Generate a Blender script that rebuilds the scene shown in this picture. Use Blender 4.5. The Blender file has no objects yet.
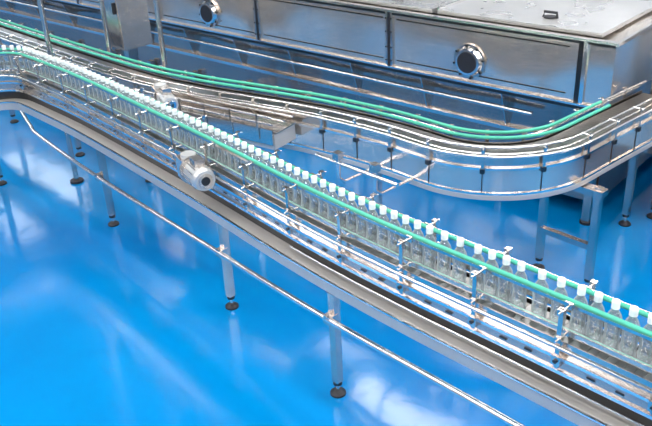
import bpy, math, random
from mathutils import Vector, Matrix
random.seed(4)
sc = bpy.context.scene
sc.view_settings.view_transform = 'Standard'

# ---------------------------------------------------------------- materials
def new_mat(name):
    m = bpy.data.materials.new(name); m.use_nodes = True
    nt = m.node_tree
    b = nt.nodes.get('Principled BSDF')
    return m, nt, b

def steel(name, col=(.74,.75,.77), rough=.22, wave=.0, wscale=1.0, metallic=1.0, vary=.05, brush=40, rv=.12):
    m, nt, b = new_mat(name)
    b.inputs['Metallic'].default_value = metallic
    tc = nt.nodes.new('ShaderNodeTexCoord')
    mp = nt.nodes.new('ShaderNodeMapping'); mp.inputs['Scale'].default_value = (1.2, 1.2, brush)
    nt.links.new(tc.outputs['Object'], mp.inputs['Vector'])
    n2 = nt.nodes.new('ShaderNodeTexNoise'); n2.inputs['Scale'].default_value = 2.5
    n2.inputs['Detail'].default_value = 3
    nt.links.new(mp.outputs['Vector'], n2.inputs['Vector'])
    mr = nt.nodes.new('ShaderNodeMapRange')
    mr.inputs['To Min'].default_value = rough*(1-rv); mr.inputs['To Max'].default_value = rough*(1+rv)
    nt.links.new(n2.outputs['Fac'], mr.inputs['Value'])
    nt.links.new(mr.outputs['Result'], b.inputs['Roughness'])
    cr = nt.nodes.new('ShaderNodeValToRGB')
    cr.color_ramp.elements[0].position=.3; cr.color_ramp.elements[1].position=.7
    cr.color_ramp.elements[0].color = (*[c*(1-vary) for c in col], 1)
    cr.color_ramp.elements[1].color = (*[min(1, c*(1+vary)) for c in col], 1)
    nt.links.new(n2.outputs['Fac'], cr.inputs['Fac'])
    nt.links.new(cr.outputs['Color'], b.inputs['Base Color'])
    if wave > 0:
        n = nt.nodes.new('ShaderNodeTexNoise'); n.inputs['Scale'].default_value = wscale
        n.inputs['Detail'].default_value = 0
        nt.links.new(tc.outputs['Object'], n.inputs['Vector'])
        bp = nt.nodes.new('ShaderNodeBump'); bp.inputs['Strength'].default_value = wave
        bp.inputs['Distance'].default_value = .06
        nt.links.new(n.outputs['Fac'], bp.inputs['Height'])
        nt.links.new(bp.outputs['Normal'], b.inputs['Normal'])
    return m

def plain(name, col, rough=.4, metallic=0.0):
    m, nt, b = new_mat(name)
    tc = nt.nodes.new('ShaderNodeTexCoord')
    n = nt.nodes.new('ShaderNodeTexNoise'); n.inputs['Scale'].default_value = 20
    nt.links.new(tc.outputs['Object'], n.inputs['Vector'])
    cr = nt.nodes.new('ShaderNodeValToRGB')
    cr.color_ramp.elements[0].color = (*[c*.95 for c in col], 1)
    cr.color_ramp.elements[1].color = (*[min(1, c*1.04) for c in col], 1)
    nt.links.new(n.outputs['Fac'], cr.inputs['Fac'])
    nt.links.new(cr.outputs['Color'], b.inputs['Base Color'])
    b.inputs['Roughness'].default_value = rough
    b.inputs['Metallic'].default_value = metallic
    return m

M_STEEL = steel('stainless_steel', (.66,.61,.57), .22, 0, 1, 1, .02, 2, .05)
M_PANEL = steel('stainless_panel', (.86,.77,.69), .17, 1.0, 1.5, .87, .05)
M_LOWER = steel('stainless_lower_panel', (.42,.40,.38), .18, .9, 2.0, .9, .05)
M_LID   = steel('stainless_lid', (.84,.83,.82), .28, .5, 1.3, .9)
M_ROD   = steel('polished_rod', (.90,.88,.86), .16, 0, 1, 1, .02, 2, .05)
M_DSTEEL= steel('dark_steel', (.08,.082,.085), .32)
M_SKIRT = steel('side_skirt_steel', (.56,.51,.47), .26, 0, 1, .8, .03, 4)
M_CURVE = steel('curved_skirt_steel', (.78,.70,.63), .17, .05, 1.5, .85, .03)
M_BEAM  = steel('satin_beam', (.58,.55,.52), .40, 0, 1, .4, .02, 3)
M_GREEN = plain('green_uhmw_plastic', (.07,.50,.35), .5)
M_PGREEN= plain('pale_green_plastic', (.36,.66,.56), .4)
M_WHITE = plain('white_cap_plastic', (.92,.93,.93), .35)
M_CHAIN = steel('chain_slat_steel', (.26,.26,.255), .3)
M_BLACK = plain('black_rubber', (.02,.02,.025), .5)
M_MOTOR = plain('motor_grey_paint', (.62,.63,.63), .28, .5)
M_WALL  = plain('wall_paint', (.44,.46,.48), .6)
M_CEIL  = plain('ceiling_paint', (.13,.135,.15), .7)

def mk_floor():
    m, nt, b = new_mat('blue_epoxy')
    tc = nt.nodes.new('ShaderNodeTexCoord')
    n = nt.nodes.new('ShaderNodeTexNoise'); n.inputs['Scale'].default_value = .5
    n.inputs['Detail'].default_value = 5; n.inputs['Distortion'].default_value = .6
    nt.links.new(tc.outputs['Object'], n.inputs['Vector'])
    cr = nt.nodes.new('ShaderNodeValToRGB')
    cr.color_ramp.elements[0].position = .3
    cr.color_ramp.elements[0].color = (.0,.155,.46,1)
    cr.color_ramp.elements[1].position = .7
    cr.color_ramp.elements[1].color = (.0,.25,.61,1)
    nt.links.new(n.outputs['Fac'], cr.inputs['Fac'])
    nt.links.new(cr.outputs['Color'], b.inputs['Base Color'])
    n2 = nt.nodes.new('ShaderNodeTexNoise'); n2.inputs['Scale'].default_value = 2.5
    n2.inputs['Detail'].default_value = 4
    nt.links.new(tc.outputs['Object'], n2.inputs['Vector'])
    mr = nt.nodes.new('ShaderNodeMapRange')
    mr.inputs['To Min'].default_value = .06; mr.inputs['To Max'].default_value = .18
    nt.links.new(n2.outputs['Fac'], mr.inputs['Value'])
    nt.links.new(mr.outputs['Result'], b.inputs['Roughness'])
    bp = nt.nodes.new('ShaderNodeBump'); bp.inputs['Strength'].default_value = .11
    bp.inputs['Distance'].default_value = .03
    nt.links.new(n2.outputs['Fac'], bp.inputs['Height'])
    nt.links.new(bp.outputs['Normal'], b.inputs['Normal'])
    b.inputs['Specular IOR Level'].default_value = .5
    return m
M_FLOOR = mk_floor()

def mk_pet():
    m, nt, b = new_mat('clear_pet')
    nt.nodes.remove(b)
    out = nt.nodes['Material Output']
    tr = nt.nodes.new('ShaderNodeBsdfTransparent'); tr.inputs['Color'].default_value = (.88,.93,.95,1)
    gl = nt.nodes.new('ShaderNodeBsdfGlossy'); gl.inputs['Roughness'].default_value = .07
    df = nt.nodes.new('ShaderNodeBsdfDiffuse'); df.inputs['Color'].default_value = (.88,.95,.98,1)
    lw = nt.nodes.new('ShaderNodeLayerWeight'); lw.inputs['Blend'].default_value = .38
    e1 = nt.nodes.new('ShaderNodeMath'); e1.operation = 'MULTIPLY_ADD'
    e1.inputs[1].default_value = .60; e1.inputs[2].default_value = .09
    nt.links.new(lw.outputs['Facing'], e1.inputs[0])
    m1 = nt.nodes.new('ShaderNodeMixShader'); nt.links.new(e1.outputs[0], m1.inputs['Fac'])
    nt.links.new(tr.outputs[0], m1.inputs[1]); nt.links.new(df.outputs[0], m1.inputs[2])
    m2 = nt.nodes.new('ShaderNodeMixShader')
    mm = nt.nodes.new('ShaderNodeMath'); mm.operation = 'MULTIPLY_ADD'
    mm.inputs[1].default_value = .6; mm.inputs[2].default_value = .12
    nt.links.new(lw.outputs['Fresnel'], mm.inputs[0])
    nt.links.new(mm.outputs[0], m2.inputs['Fac'])
    nt.links.new(m1.outputs[0], m2.inputs[1]); nt.links.new(gl.outputs[0], m2.inputs[2])
    nt.links.new(m2.outputs[0], out.inputs['Surface'])
    return m
M_PET = mk_pet()

def mk_emit(name, col, s):
    m, nt, b = new_mat(name)
    b.inputs['Base Color'].default_value = (*col, 1)
    b.inputs['Emission Color'].default_value = (*col, 1)
    b.inputs['Emission Strength'].default_value = s
    return m
M_LAMP = mk_emit('lamp_diffuser', (1, .98, .95), 19.5)
M_GLOW  = mk_emit('added_panel_glow', (.9, .96, 1), 4.2)  # emission of the added wall panels that the floor reflects

# ---------------------------------------------------------------- mesh builder
class MB:
    def __init__(s): s.v=[]; s.f=[]; s.m=[]; s.sm=[]; s.mats=[]
    def mi(s, mat):
        if mat not in s.mats: s.mats.append(mat)
        return s.mats.index(mat)
    def add(s, vs, fs, mat, smooth=False):
        o=len(s.v); k=s.mi(mat)
        s.v += [tuple(p) for p in vs]
        for f in fs:
            s.f.append([i+o for i in f]); s.m.append(k); s.sm.append(smooth)
    def box(s, c, size, mat, ang=0., tilt=None):
        hx,hy,hz=[q/2 for q in size]
        R=Matrix.Rotation(ang,3,'Z')
        if tilt is not None: R = R @ tilt
        vs=[R@Vector((sx*hx,sy*hy,sz*hz))+Vector(c) for sx in(-1,1) for sy in(-1,1) for sz in(-1,1)]
        s.add(vs,[(0,1,3,2),(4,6,7,5),(0,4,5,1),(2,3,7,6),(0,2,6,4),(1,5,7,3)],mat)
    def bx(s,x0,x1,y0,y1,z0,z1,mat): s.box(((x0+x1)/2,(y0+y1)/2,(z0+z1)/2),(x1-x0,y1-y0,z1-z0),mat)
    def cyl(s,p0,p1,r,mat,seg=12,r2=None):
        p0=Vector(p0);p1=Vector(p1); r2=r if r2 is None else r2
        d=(p1-p0).normalized(); a=d.orthogonal().normalized(); b=d.cross(a)
        vs=[]
        for p,rr in((p0,r),(p1,r2)):
            for i in range(seg):
                t=2*math.pi*i/seg; vs.append(p+(a*math.cos(t)+b*math.sin(t))*rr)
        s.add(vs,[(i,(i+1)%seg,seg+(i+1)%seg,seg+i) for i in range(seg)],mat,True)
        s.add(vs[:seg],[tuple(range(seg))[::-1]],mat); s.add(vs[seg:],[tuple(range(seg))],mat)
    def tube(s,path,r,mat,seg=8):
        P=[Vector(p) for p in path]; n=len(P); vs=[]
        for i,p in enumerate(P):
            d=((P[min(i+1,n-1)]-P[max(i-1,0)])).normalized()
            up=Vector((0,0,1)) if abs(d.z)<.95 else Vector((1,0,0))
            a=d.cross(up).normalized(); b=a.cross(d)
            for k in range(seg):
                t=2*math.pi*k/seg; vs.append(p+(a*math.cos(t)+b*math.sin(t))*r)
        fs=[(i*seg+k,i*seg+(k+1)%seg,(i+1)*seg+(k+1)%seg,(i+1)*seg+k) for i in range(n-1) for k in range(seg)]
        s.add(vs,fs,mat,True)
        s.add(vs[:seg],[tuple(range(seg))],mat); s.add(vs[-seg:],[tuple(range(seg))],mat)
    def sweep(s,path,prof,mat):
        n=len(path); k=len(prof); vs=[]
        for i in range(n):
            p=Vector(path[i][:2]); t=tang(path,i); nl=Vector((-t.y,t.x))
            for o,z in prof:
                q=p+nl*o; vs.append((q.x,q.y,z))
        fs=[(i*k+j,i*k+(j+1)%k,(i+1)*k+(j+1)%k,(i+1)*k+j) for i in range(n-1) for j in range(k)]
        fs+= [tuple(range(k)), tuple((n-1)*k+j for j in range(k))]
        s.add(vs,fs,mat)
    def rect(s,path,o0,o1,z0,z1,mat): s.sweep(path,[(o0,z0),(o1,z0),(o1,z1),(o0,z1)],mat)
    def lathe(s,c,prof,mat,seg=14):
        vs=[];k=len(prof)
        for i in range(seg):
            t=2*math.pi*i/seg
            for r,z in prof: vs.append((c[0]+r*math.cos(t),c[1]+r*math.sin(t),c[2]+z))
        fs=[(i*k+j,((i+1)%seg)*k+j,((i+1)%seg)*k+j+1,i*k+j+1) for i in range(seg) for j in range(k-1)]
        s.add(vs,fs,mat,True)
    def build(s,name,parent=None,loc=(0,0,0),rotz=0.):
        me=bpy.data.meshes.new(name); me.from_pydata(s.v,[],s.f)
        for m in s.mats: me.materials.append(m)
        me.polygons.foreach_set('material_index',s.m)
        me.polygons.foreach_set('use_smooth',s.sm)
        me.update()
        ob=bpy.data.objects.new(name,me); sc.collection.objects.link(ob)
        ob.location=loc; ob.rotation_euler=(0,0,rotz)
        if parent: ob.parent=parent
        return ob

def tang(path,i):
    a=Vector(path[max(i-1,0)][:2]); b=Vector(path[min(i+1,len(path)-1)][:2])
    return (b-a).normalized()
def empty(name,loc=(0,0,0)):
    e=bpy.data.objects.new(name,None); e.location=loc; sc.collection.objects.link(e); return e
def catmull(pts,n=12):
    P=[Vector(p) for p in pts]; P=[P[0]*2-P[1]]+P+[P[-1]*2-P[-2]]; out=[]
    for i in range(1,len(P)-2):
        for k in range(n):
            t=k/n
            out.append(.5*((2*P[i])+(-P[i-1]+P[i+1])*t+(2*P[i-1]-5*P[i]+4*P[i+1]-P[i+2])*t*t+(-P[i-1]+3*P[i]-3*P[i+1]+P[i+2])*t**3))
    out.append(P[-2]); return out
def arc(cx,cy,r,a0,a1,n=18):
    return [Vector((cx+r*math.cos(math.radians(a0+(a1-a0)*i/n)),cy+r*math.sin(math.radians(a0+(a1-a0)*i/n)))) for i in range(n+1)]
def resample(path,step):
    out=[Vector(path[0])]; acc=0
    for a,b in zip(path[:-1],path[1:]):
        a=Vector(a);b=Vector(b); L=(b-a).length
        if L<1e-6: continue
        pos=step-acc
        while pos<=L: out.append(a+(b-a)*(pos/L)); pos+=step
        acc=(acc+L)%step
    return out
def offs(path,o,z):
    r=[]
    for i in range(len(path)):
        t=tang(path,i); r.append(Vector((path[i].x-t.y*o,path[i].y+t.x*o,z)))
    return r
def foot(mb,x,y,zt,mat=M_STEEL,w=.045,ang=0.):
    mb.box((x,y,(zt+.09)/2),(w,w,zt-.09),mat,ang)
    mb.cyl((x,y,.02),(x,y,.1),.011,M_ROD,8)
    mb.cyl((x,y,.07),(x,y,.09),.026,M_DSTEEL,12)
    mb.cyl((x,y,.0),(x,y,.012),.045,M_BLACK,16)
    mb.cyl((x,y,.012),(x,y,.03),.045,M_BLACK,16,.02)

# ---------------------------------------------------------------- paths
ZB=1.06
main = [Vector((-6.75,y)) for y in (.4,1.0,1.6)] + [Vector((-6.75,2.3))] + arc(-6.4,2.3,.35,180,90,12)[1:] \
     + catmull([(-6.2,2.655),(-5.4,2.65),(-3.85,2.56),(-2.8,2.475),(-2.1,2.45),(-1.2,2.46),(0.6,2.47)],10)
main = resample(main,.06)
ZC=1.02
back = catmull([(-11,3.12),(-8.4,3.15),(-6.0,3.22),(-5.15,3.33),(-4.49,3.50),(-3.97,3.63),(-3.4,3.71),(-3.0,3.72)],14)[:-1] \
     + arc(-2.98,4.32,.60,-90,0,24) + [Vector((-2.37,4.7)),Vector((-2.34,5.42))]
back = resample(back,.05)
gback = [p for p in back if p.y<4.85]

# ---------------------------------------------------------------- conveyors
def conveyor(name,path,zb,hw,panel_z0,skirt):
    e=empty(name)
    fr=MB()
    fr.rect(path,-hw-.004,-hw,zb-.13,zb+.012,M_STEEL)
    fr.rect(path,hw,hw+.004,zb-.13,zb+.012,M_STEEL)
    fr.rect(path,-hw+.004,hw-.004,zb-.14,zb-.13,M_DSTEEL)
    fr.rect(path,-hw-.012,-hw-.006,panel_z0,zb-.06,skirt)
    fr.rect(path,hw+.006,hw+.012,panel_z0,zb-.06,skirt)
    fr.rect(path,-hw-.022,-hw-.004,zb-.066,zb-.052,M_ROD)
    fr.rect(path,-hw-.022,-hw-.004,panel_z0-.004,panel_z0+.012,M_ROD)
    fr.build('side_frames',e)
    ch=MB()
    rs=resample(path,.038)
    for i,p in enumerate(rs):
        t=tang(rs,i); a=math.atan2(t.y,t.x)
        ch.box((p.x,p.y,zb-.004),(.035,2*hw-.03,.006),M_CHAIN,a)
    ch.rect(path,-hw+.02,hw-.02,zb-.03,zb-.012,M_DSTEEL)
    ch.build('slat_chain',e)
    return e

# front bottle line
conv=conveyor('bottle_conveyor',main,ZB,.085,.93,M_SKIRT)
g=MB()
g.tube(offs(main,-.045,ZB+.178),.0105,M_GREEN)
g.rect(main,-.063,-.057,ZB+.162,ZB+.176,M_STEEL)
g.tube(offs(main,.048,ZB+.185),.010,M_GREEN)
g.rect(main,.059,.065,ZB+.165,ZB+.19,M_STEEL)
g.rect(main,.059,.065,ZB+.045,ZB+.075,M_STEEL)
g.tube(offs(main,-.048,ZB+.040),.009,M_PGREEN)
g.rect(main,-.064,-.058,ZB+.028,ZB+.052,M_CURVE)
g.tube(offs(main,-.130,ZB+.010),.009,M_ROD)
g.tube(offs(main,.135,ZB+.03),.009,M_ROD)
g.build('guide_rails',conv)
br=MB()
bs=resample(main,.40)
for i,p in enumerate(bs):
    t=tang(bs,i); a=math.atan2(t.y,t.x); n=Vector((-t.y,t.x))
    for sgn in(-1,1):
        q=p+n*sgn*.118
        br.box((q.x,q.y,ZB+.04),(.020,.008,.28),M_STEEL,a)
        br.box((q.x,q.y,ZB-.06),(.04,.022,.045),M_STEEL,a)
        for zz in((.168,.040) if sgn<0 else (.18,.06)):
            q1=p+n*sgn*.064; q2=p+n*sgn*.145
            br.cyl((q1.x,q1.y,ZB+zz),(q2.x,q2.y,ZB+zz),.005,M_ROD,8)
            br.box((q.x,q.y,ZB+zz),(.026,.024,.024),M_STEEL,a)
            br.box((q1.x,q1.y,ZB+zz),(.036,.010,.028),M_STEEL,a)
        br.cyl((q.x,q.y,ZB-.06),(q.x+n.x*sgn*.018,q.y+n.y*sgn*.018,ZB-.06),.009,M_DSTEEL,10)
rsx=resample(main,.40)
for i,p in enumerate(rsx):
    t=tang(rsx,i); a=math.atan2(t.y,t.x); n=Vector((-t.y,t.x))
    for off in(.14,.26):
        q=p-n*.099+t*off
        br.box((q.x,q.y,.968),(.035,.003,.010),M_DSTEEL,a)
br.build('rail_brackets',conv)
bm=MB()
pth=[p for p in main if not (p.y<2.2)]
bm.rect(pth,-.165,-.065,.785,.850,M_BEAM)
bm.rect(pth,-.172,-.158,.848,.856,M_ROD)
bm.rect(pth,.04,.10,.81,.86,M_BEAM)
bm.rect(pth,-.07,.07,.85,.925,M_DSTEEL)
bm.build('support_beam',conv)
lg=MB()
for x,y in((-.72,2.42),(-2.61,2.42),(-3.755,2.55),(-5.42,2.63)):
    foot(lg,x,y,.82)
    lg.box((x,y,.775),(.10,.14,.03),M_STEEL)
    lg.box((x,y,.72),(.055,.055,.07),M_DSTEEL)
for x,y in((-6.92,2.35),(-6.92,1.2),(-6.58,1.2)):
    foot(lg,x,y,.93)
lg.bx(-6.92,-6.58,1.185,1.215,.22,.25,M_STEEL)
lg.bx(-6.93,-6.90,1.2,2.35,.24,.27,M_STEEL)
lg.build('support_legs',conv)
pp=MB()
pts=[(-7.6,2.9,.50),(-7.0,2.76,.43),(-6.7,2.70,.42),(-5.45,2.585,.43),(-3.755,2.50,.44),(-2.61,2.375,.53),(-1.37,2.31,.60),(0.4,2.25,.66)]
pp.tube(catmull([Vector(p) for p in pts],6),.018,M_ROD,10)
for x,y,z in((-2.61,2.39,.53),(-3.755,2.52,.44),(-5.45,2.60,.43)):
    pp.box((x,y,z),(.05,.06,.05),M_STEEL)
pp.build('conduit_pipe',conv)
cb=MB()
cbp=[p for p in main if p.x>-2.9]
cb.tube(offs(cbp,-.118,.89),.006,M_ROD,6)
cb.build('air_hose',conv)

# bottles
bt=MB()
prof=[(.0,.002),(.024,.0),(.031,.006),(.0325,.02),(.0305,.03),(.0325,.04),(.0325,.06),(.0305,.07),(.0305,.11),(.0325,.12),(.032,.145),(.026,.165),(.016,.183),(.0125,.191),(.0125,.204)]
cap=[(.0155,.198),(.0158,.200),(.0168,.224),(.015,.229),(.0,.229)]
neck=[(.0125,.195),(.0165,.196),(.0165,.199),(.0125,.2)]
def pe(path,s):
    acc=0
    for a,b in zip(path[:-1],path[1:]):
        L=(b-a).length
        if acc+L>=s: return a+(b-a)*((s-acc)/L)
        acc+=L
    return None
s=.9
while True:
    p=pe(main,s)
    if p is None: break
    if p.y>2.2:
        bt.lathe((p.x,p.y,ZB),prof,M_PET,16); bt.lathe((p.x,p.y,ZB),neck,M_WHITE,12); bt.lathe((p.x,p.y,ZB),cap,M_WHITE,12)
    s+=.071
    if -2.0<p.x<-1.3 and random.random()<.5: s+=random.uniform(.01,.04)
bt.build('plastic_bottles')

# rear conveyor
HW=.12
rc=conveyor('return_conveyor',back,ZC,HW,.79,M_CURVE)
g=MB()
g.tube(offs(gback,.095,ZC+.09),.011,M_GREEN)
g.tube(offs(back,.108,ZC+.08),.009,M_ROD)
g.tube(offs(gback,.03,ZC+.08),.011,M_GREEN)
for o,z in((-.09,.065),(-.09,.02),(-.155,.03),(.15,.03)):
    g.tube(offs(back,o,ZC+z),.008,M_ROD)
g.build('guide_rails',rc)
bb=MB()
bs=resample(back,.30)
for i,p in enumerate(bs):
    t=tang(bs,i); a=math.atan2(t.y,t.x); n=Vector((-t.y,t.x))
    for sgn in(-1,1):
        q=p+n*sgn*.145
        bb.box((q.x,q.y,ZC+.0),(.022,.010,.17),M_STEEL,a)
        q1=p+n*sgn*.09
        bb.cyl((q1.x,q1.y,ZC+.07),(q.x+n.x*sgn*.02,q.y+n.y*sgn*.02,ZC+.07),.006,M_ROD,8)
        bb.box((q.x,q.y,ZC-.07),(.03,.02,.03),M_DSTEEL,a)
    q=p-n*(HW+.014)
    bb.box((q.x,q.y,ZC-.155),(.006,.004,.13),M_DSTEEL,a)
bb.build('rail_brackets',rc)
sk=MB()
sk.rect(back,-.145,-.11,.755,.785,M_BEAM)
sk.rect(back,-.11,.10,.75,.77,M_BEAM)
for x,y in((-3.35,3.50),(-3.05,3.52)):
    sk.tube([(x,y+.1,.80),(x,y-.25,.80),(x,y-.30,.85),(x,y-.30,1.0)],.014,M_ROD,8)
    sk.box((x,y-.30,1.0),(.05,.05,.05),M_STEEL)
sk.tube([(-3.55,3.2,.95),(-2.85,3.2,.95)],.014,M_ROD,8)
sk.build('lower_frame',rc)
lg=MB()
for x,y in((-2.53,4.32),(-2.14,4.30),(-2.4,5.3),(-3.5,3.72),(-4.6,3.46),(-5.92,3.30),(-6.97,3.17),(-8.4,3.15)):
    foot(lg,x,y,.76)
lg.bx(-2.53,-2.14,4.29,4.33,.30,.34,M_STEEL)
lg.bx(-2.6,-2.1,4.26,4.34,.70,.745,M_STEEL)
lg.build('support_legs',rc)
tt=MB()
tp=resample([Vector((-5.3,3.06)),Vector((-4.0,3.33))],.04)
for i,p in enumerate(tp):
    t=tang(tp,i); tt.box((p.x,p.y,.985),(.034,.24,.008),M_STEEL,math.atan2(t.y,t.x))
tt.rect(tp,-.14,-.13,.90,1.01,M_STEEL)
tt.rect(tp,-.12,.12,.86,.975,M_BEAM)
for o,z in((-.135,1.05),(-.135,1.10),(0,1.03),(.1,1.03)): tt.tube(offs(tp,o,z),.008,M_ROD)
for i,p in enumerate(resample(tp,.24)):
    t=tang(tp,1); n=Vector((-t.y,t.x)); q=p-n*.145
    tt.box((q.x,q.y,1.02),(.018,.008,.18),M_STEEL,math.atan2(t.y,t.x))
tt.build('transfer_table',rc)

# motors
def motor(name,c,axis,L,r,parent):
    mb=MB(); c=Vector(c); d=Vector(axis).normalized()
    mb.cyl(c-d*L*.5,c+d*L*.5,r,M_MOTOR,20)
    mb.cyl(c+d*L*.5,c+d*(L*.5+.03),r*1.04,M_MOTOR,20,r*.92)
    mb.cyl(c+d*(L*.5+.03),c+d*(L*.5+.034),r*.7,M_ROD,16)
    mb.cyl(c+d*(L*.5+.034),c+d*(L*.5+.038),r*.4,M_DSTEEL,16)
    mb.cyl(c-d*(L*.5+.012),c-d*L*.5,r*1.35,M_STEEL,20)
    for k in range(14):
        t=2*math.pi*k/14; a=d.orthogonal().normalized(); b=d.cross(a)
        o=(a*math.cos(t)+b*math.sin(t))*(r+.004)
        mb.cyl(c-d*L*.42+o,c+d*L*.42+o,.004,M_ROD,6)
    ang=math.atan2(d.y,d.x)
    g0=c-d*(L*.5+.07)
    mb.box(g0,(.12,.12,.13),M_STEEL,ang)
    mb.cyl(g0+Vector((0,0,-.02)),g0+Vector((0,0,.085)),.045,M_MOTOR,16)
    mb.box(c+Vector((0,0,r+.02)),(.08,.06,.045),M_STEEL,ang)
    mb.build(name,parent)
motor('gear_motor',(-3.62,2.335,1.09),(1,-.25,0),.15,.066,conv)
motor('gear_motor',(-4.95,3.0,1.06),(1,-.35,0),.17,.06,rc)

# uprights and cabinet at the far end
for x,y in((-6.42,2.84),(-6.45,3.4),(-5.66,3.46)):
    mb=MB(); mb.cyl((x,y,.01),(x,y,3.6),.022,M_STEEL,12); mb.cyl((x,y,0),(x,y,.02),.06,M_BLACK,14)
    mb.cyl((x,y,.9),(x,y,.96),.035,M_DSTEEL,12); mb.build('upright_post')
cbn=MB()
cbn.bx(-6.86,-6.54,3.6,3.9,1.02,1.9,M_PANEL)
cbn.bx(-6.84,-6.56,3.592,3.6,1.05,1.87,M_STEEL)
cbn.box((-6.6,3.585,1.4),(.02,.02,.1),M_BLACK)
cbn.bx(-6.74,-6.66,3.7,3.8,.0,1.02,M_STEEL); cbn.bx(-6.85,-6.55,3.6,3.9,0,.015,M_STEEL)
cbn.build('control_cabinet')

# ---------------------------------------------------------------- tunnel machine (local: x<0 to the left, y depth)
mc=empty('bottle_cooling_tunnel',(-2.52,5.05,0)); mc.rotation_euler=(0,0,math.radians(5.5))
Zt=1.43; Zl=.98
b=MB()
b.bx(-9.5,0,0,3.4,Zl,Zt,M_PANEL)
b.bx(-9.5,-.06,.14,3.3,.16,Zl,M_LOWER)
b.build('tunnel_body',mc)
t=MB()
t.bx(-9.5,.02,-.025,.02,Zt+.002,Zt+.02,M_ROD)
t.bx(-9.5,.0,-.012,.0,Zt-.02,Zt+.002,M_DSTEEL)
t.bx(0,.022,-.02,3.4,Zt-.005,Zt+.02,M_ROD)
t.bx(-9.5,.02,-.03,.02,Zl-.015,Zl,M_ROD)
t.bx(-9.5,.02,-.025,.02,Zl-.04,Zl-.015,M_DSTEEL)
t.bx(-9.5,-.06,.10,.14,.60,.63,M_ROD)
t.bx(-.26,-.22,-.012,0,Zl,Zt,M_DSTEEL)
t.bx(-.22,-.19,-.02,0,Zl,Zt,M_ROD)
seams=[-1.9,-3.45,-4.95,-6.45,-7.95]
for x in seams:
    t.bx(x-.035,x+.035,-.018,0,Zl,Zt,M_STEEL)
    t.bx(x-.012,x+.012,-.022,-.017,Zl,Zt,M_BLACK)
    for z in(Zl+.05,Zl+.16,Zt-.16,Zt-.05):
        t.cyl((x-.027,-.018,z),(x-.027,-.026,z),.007,M_DSTEEL,8); t.cyl((x+.027,-.018,z),(x+.027,-.026,z),.007,M_DSTEEL,8)
xs=[-.26]+seams
for x1,x0 in zip(xs[:-1],xs[1:]):
    a0=x0+.07; a1=x1-.07
    t.bx(a0,a1,-.006,0,Zt-.06,Zt-.05,M_DSTEEL)
    t.bx(a0,a1,-.006,0,Zl+.05,Zl+.058,M_DSTEEL)
t.build('tunnel_trim',mc)
def lids(l,x,xend,y0,y1,Zt,w=1.4):
    ym=(y0+y1)*.42
    while x>xend:
        l.bx(x-w,x-.05,y0,ym,Zt+.02,Zt+.05,M_LID)
        l.bx(x-w,x-.05,ym+.07,y1,Zt+.02,Zt+.06,M_LID)
        l.bx(x-w,x-w+.02,y0,ym,Zt+.05,Zt+.07,M_ROD)
        l.bx(x-w-.05,x-w,y0,y1,Zt+.015,Zt+.022,M_DSTEEL)
        for yy in(y0+.22,ym+.2):
            cx=x-.55
            l.tube([(cx-.055,yy,Zt+.05),(cx-.05,yy,Zt+.09),(cx+.05,yy,Zt+.09),(cx+.055,yy,Zt+.05)],.011,M_BLACK,8)
            l.cyl((cx,yy,Zt+.05),(cx,yy,Zt+.06),.05,M_BLACK,12)
        x-=w
l=MB(); lids(l,-.08,-9,.06,3.2,Zt); l.build('hatch_lids',mc)
p=MB()
def port(x,z,r):
    R=r
    for rad0,rad1,y0,y1,mt in((R,R*.98,0,-.02,M_STEEL),(R*.86,R*.74,-.02,-.05,M_ROD),(R*.60,R*.60,-.05,-.055,M_BLACK)):
        p.cyl((x,y0,z),(x,y1,z),rad0,mt,28,rad1)
    for i in range(8):
        a=2*math.pi*i/8+.2
        p.cyl((x+math.cos(a)*R*.92,-.015,z+math.sin(a)*R*.92),(x+math.cos(a)*R*.92,-.035,z+math.sin(a)*R*.92),.010,M_DSTEEL,8)
port(-1.13,1.14,.14); port(-4.13,1.15,.14)
p.build('inspection_ports',mc)
q=MB()
for x in [-.1-.75*i for i in range(13)]:
    q.box((x,.09,.22),(.06,.06,.44),M_STEEL); q.cyl((x,.09,0),(x,.09,.02),.05,M_BLACK,12)
    q.box((x,3.1,.22),(.06,.06,.44),M_STEEL)
    q.add([(x-.004,.14,Zl-.03),(x-.004,0.0,Zl-.03),(x-.004,.14,.55),(x+.004,.14,Zl-.03),(x+.004,0.,Zl-.03),(x+.004,.14,.55)],
          [(0,1,2),(3,5,4),(0,3,4,1),(1,4,5,2),(0,2,5,3)],M_STEEL)
q.tube([(-9.5,.05,.80),(-.6,.05,.80)],.018,M_ROD,10)
q.build('underframe',mc)
# end housing into which the return line runs
eh=MB()
eh.bx(-2.42,1.6,5.45,8.4,.55,1.30,M_PANEL)
eh.bx(-2.44,1.62,5.42,5.46,1.28,1.32,M_ROD)
eh.bx(-2.43,1.61,5.43,5.45,.82,.85,M_ROD)
for x in(-2.0,-1.5,-.7,.2,1.1): eh.bx(x-.02,x+.02,5.435,5.45,.55,1.28,M_STEEL)
for x in(-2.3,-1.2,.2,1.5): foot(eh,x,5.55,.56); foot(eh,x,8.2,.56)
lids(eh,1.5,-2.,5.5,8.3,1.28,1.3)
eh.build('filler_infeed_housing')

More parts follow.
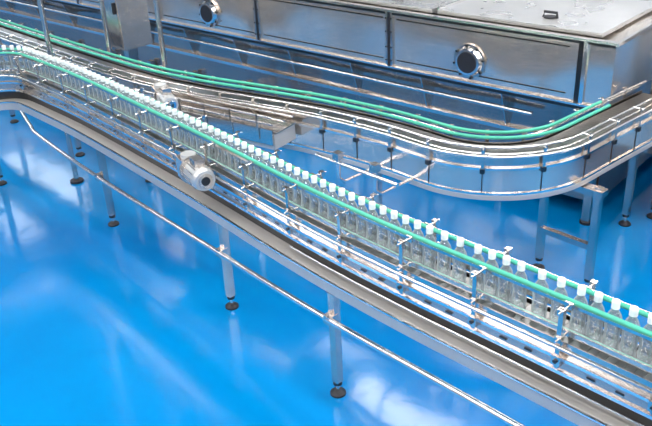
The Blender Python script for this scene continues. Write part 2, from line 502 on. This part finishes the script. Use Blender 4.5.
# ---------------------------------------------------------------- room
f=MB(); f.bx(-16,9,-9,12,-.1,0,M_FLOOR); f.build('floor')
w=MB(); w.bx(-16,9,12,12.2,0,6.6,M_WALL); w.build('wall_back')
w=MB(); w.bx(-16.2,-16,-9,12,0,6.6,M_WALL); w.build('wall_left')
w=MB(); w.bx(-16,9,-9,12,6.6,6.8,M_CEIL); w.build('ceiling')
for k,(y0,y1) in enumerate(((1.5,3.5),(5.2,7.2),(8.6,10.6))):  # added glowing panels, out of view, to put bright streaks on the floor
    w=MB(); w.bx(-16.0,-15.96,y0,y1,3.4,5.2,M_GLOW)
    for yy in(y0,(y0+y1)/2,y1): w.bx(-15.97,-15.92,yy-.04,yy+.04,3.36,5.24,M_WHITE)
    for zz in(3.38,4.3,5.22): w.bx(-15.97,-15.92,y0-.04,y1+.04,zz-.04,zz+.04,M_WHITE)
    w.build('added_glow_panel_%d'%(k+1))
for y in(-6,-3.2,-.4,2.4,5.2,8.0,10.5):
    for x in(-12,-6,0,6):
        if x==-12 and y>2: continue
        L=MB(); L.bx(x-2.1,x+2.1,y-.3,y+.3,6.5,6.6,M_STEEL); L.bx(x-2.05,x+2.05,y-.26,y+.26,6.48,6.50,M_LAMP)
        L.build('ceiling_lamp')

wd=bpy.data.worlds.new('World'); sc.world=wd; wd.use_nodes=True
wd.node_tree.nodes['Background'].inputs[0].default_value=(1,.99,.97,1)
wd.node_tree.nodes['Background'].inputs[1].default_value=.38

# ---------------------------------------------------------------- camera
cd=bpy.data.cameras.new('camera'); cam=bpy.data.objects.new('camera',cd); sc.collection.objects.link(cam)
R=Vector((.692,.7203,-.0443)).normalized(); F=Vector((-.654,.6003,-.4602)).normalized()
D=F.cross(R).normalized(); R=D.cross(F)
U=-D
M=Matrix((( R.x,U.x,-F.x,0),(R.y,U.y,-F.y,0),(R.z,U.z,-F.z,3.0),(0,0,0,1)))
cam.matrix_world=M
cd.sensor_width=36; cd.lens=36*800/652; cd.clip_start=.05
sc.camera=cam
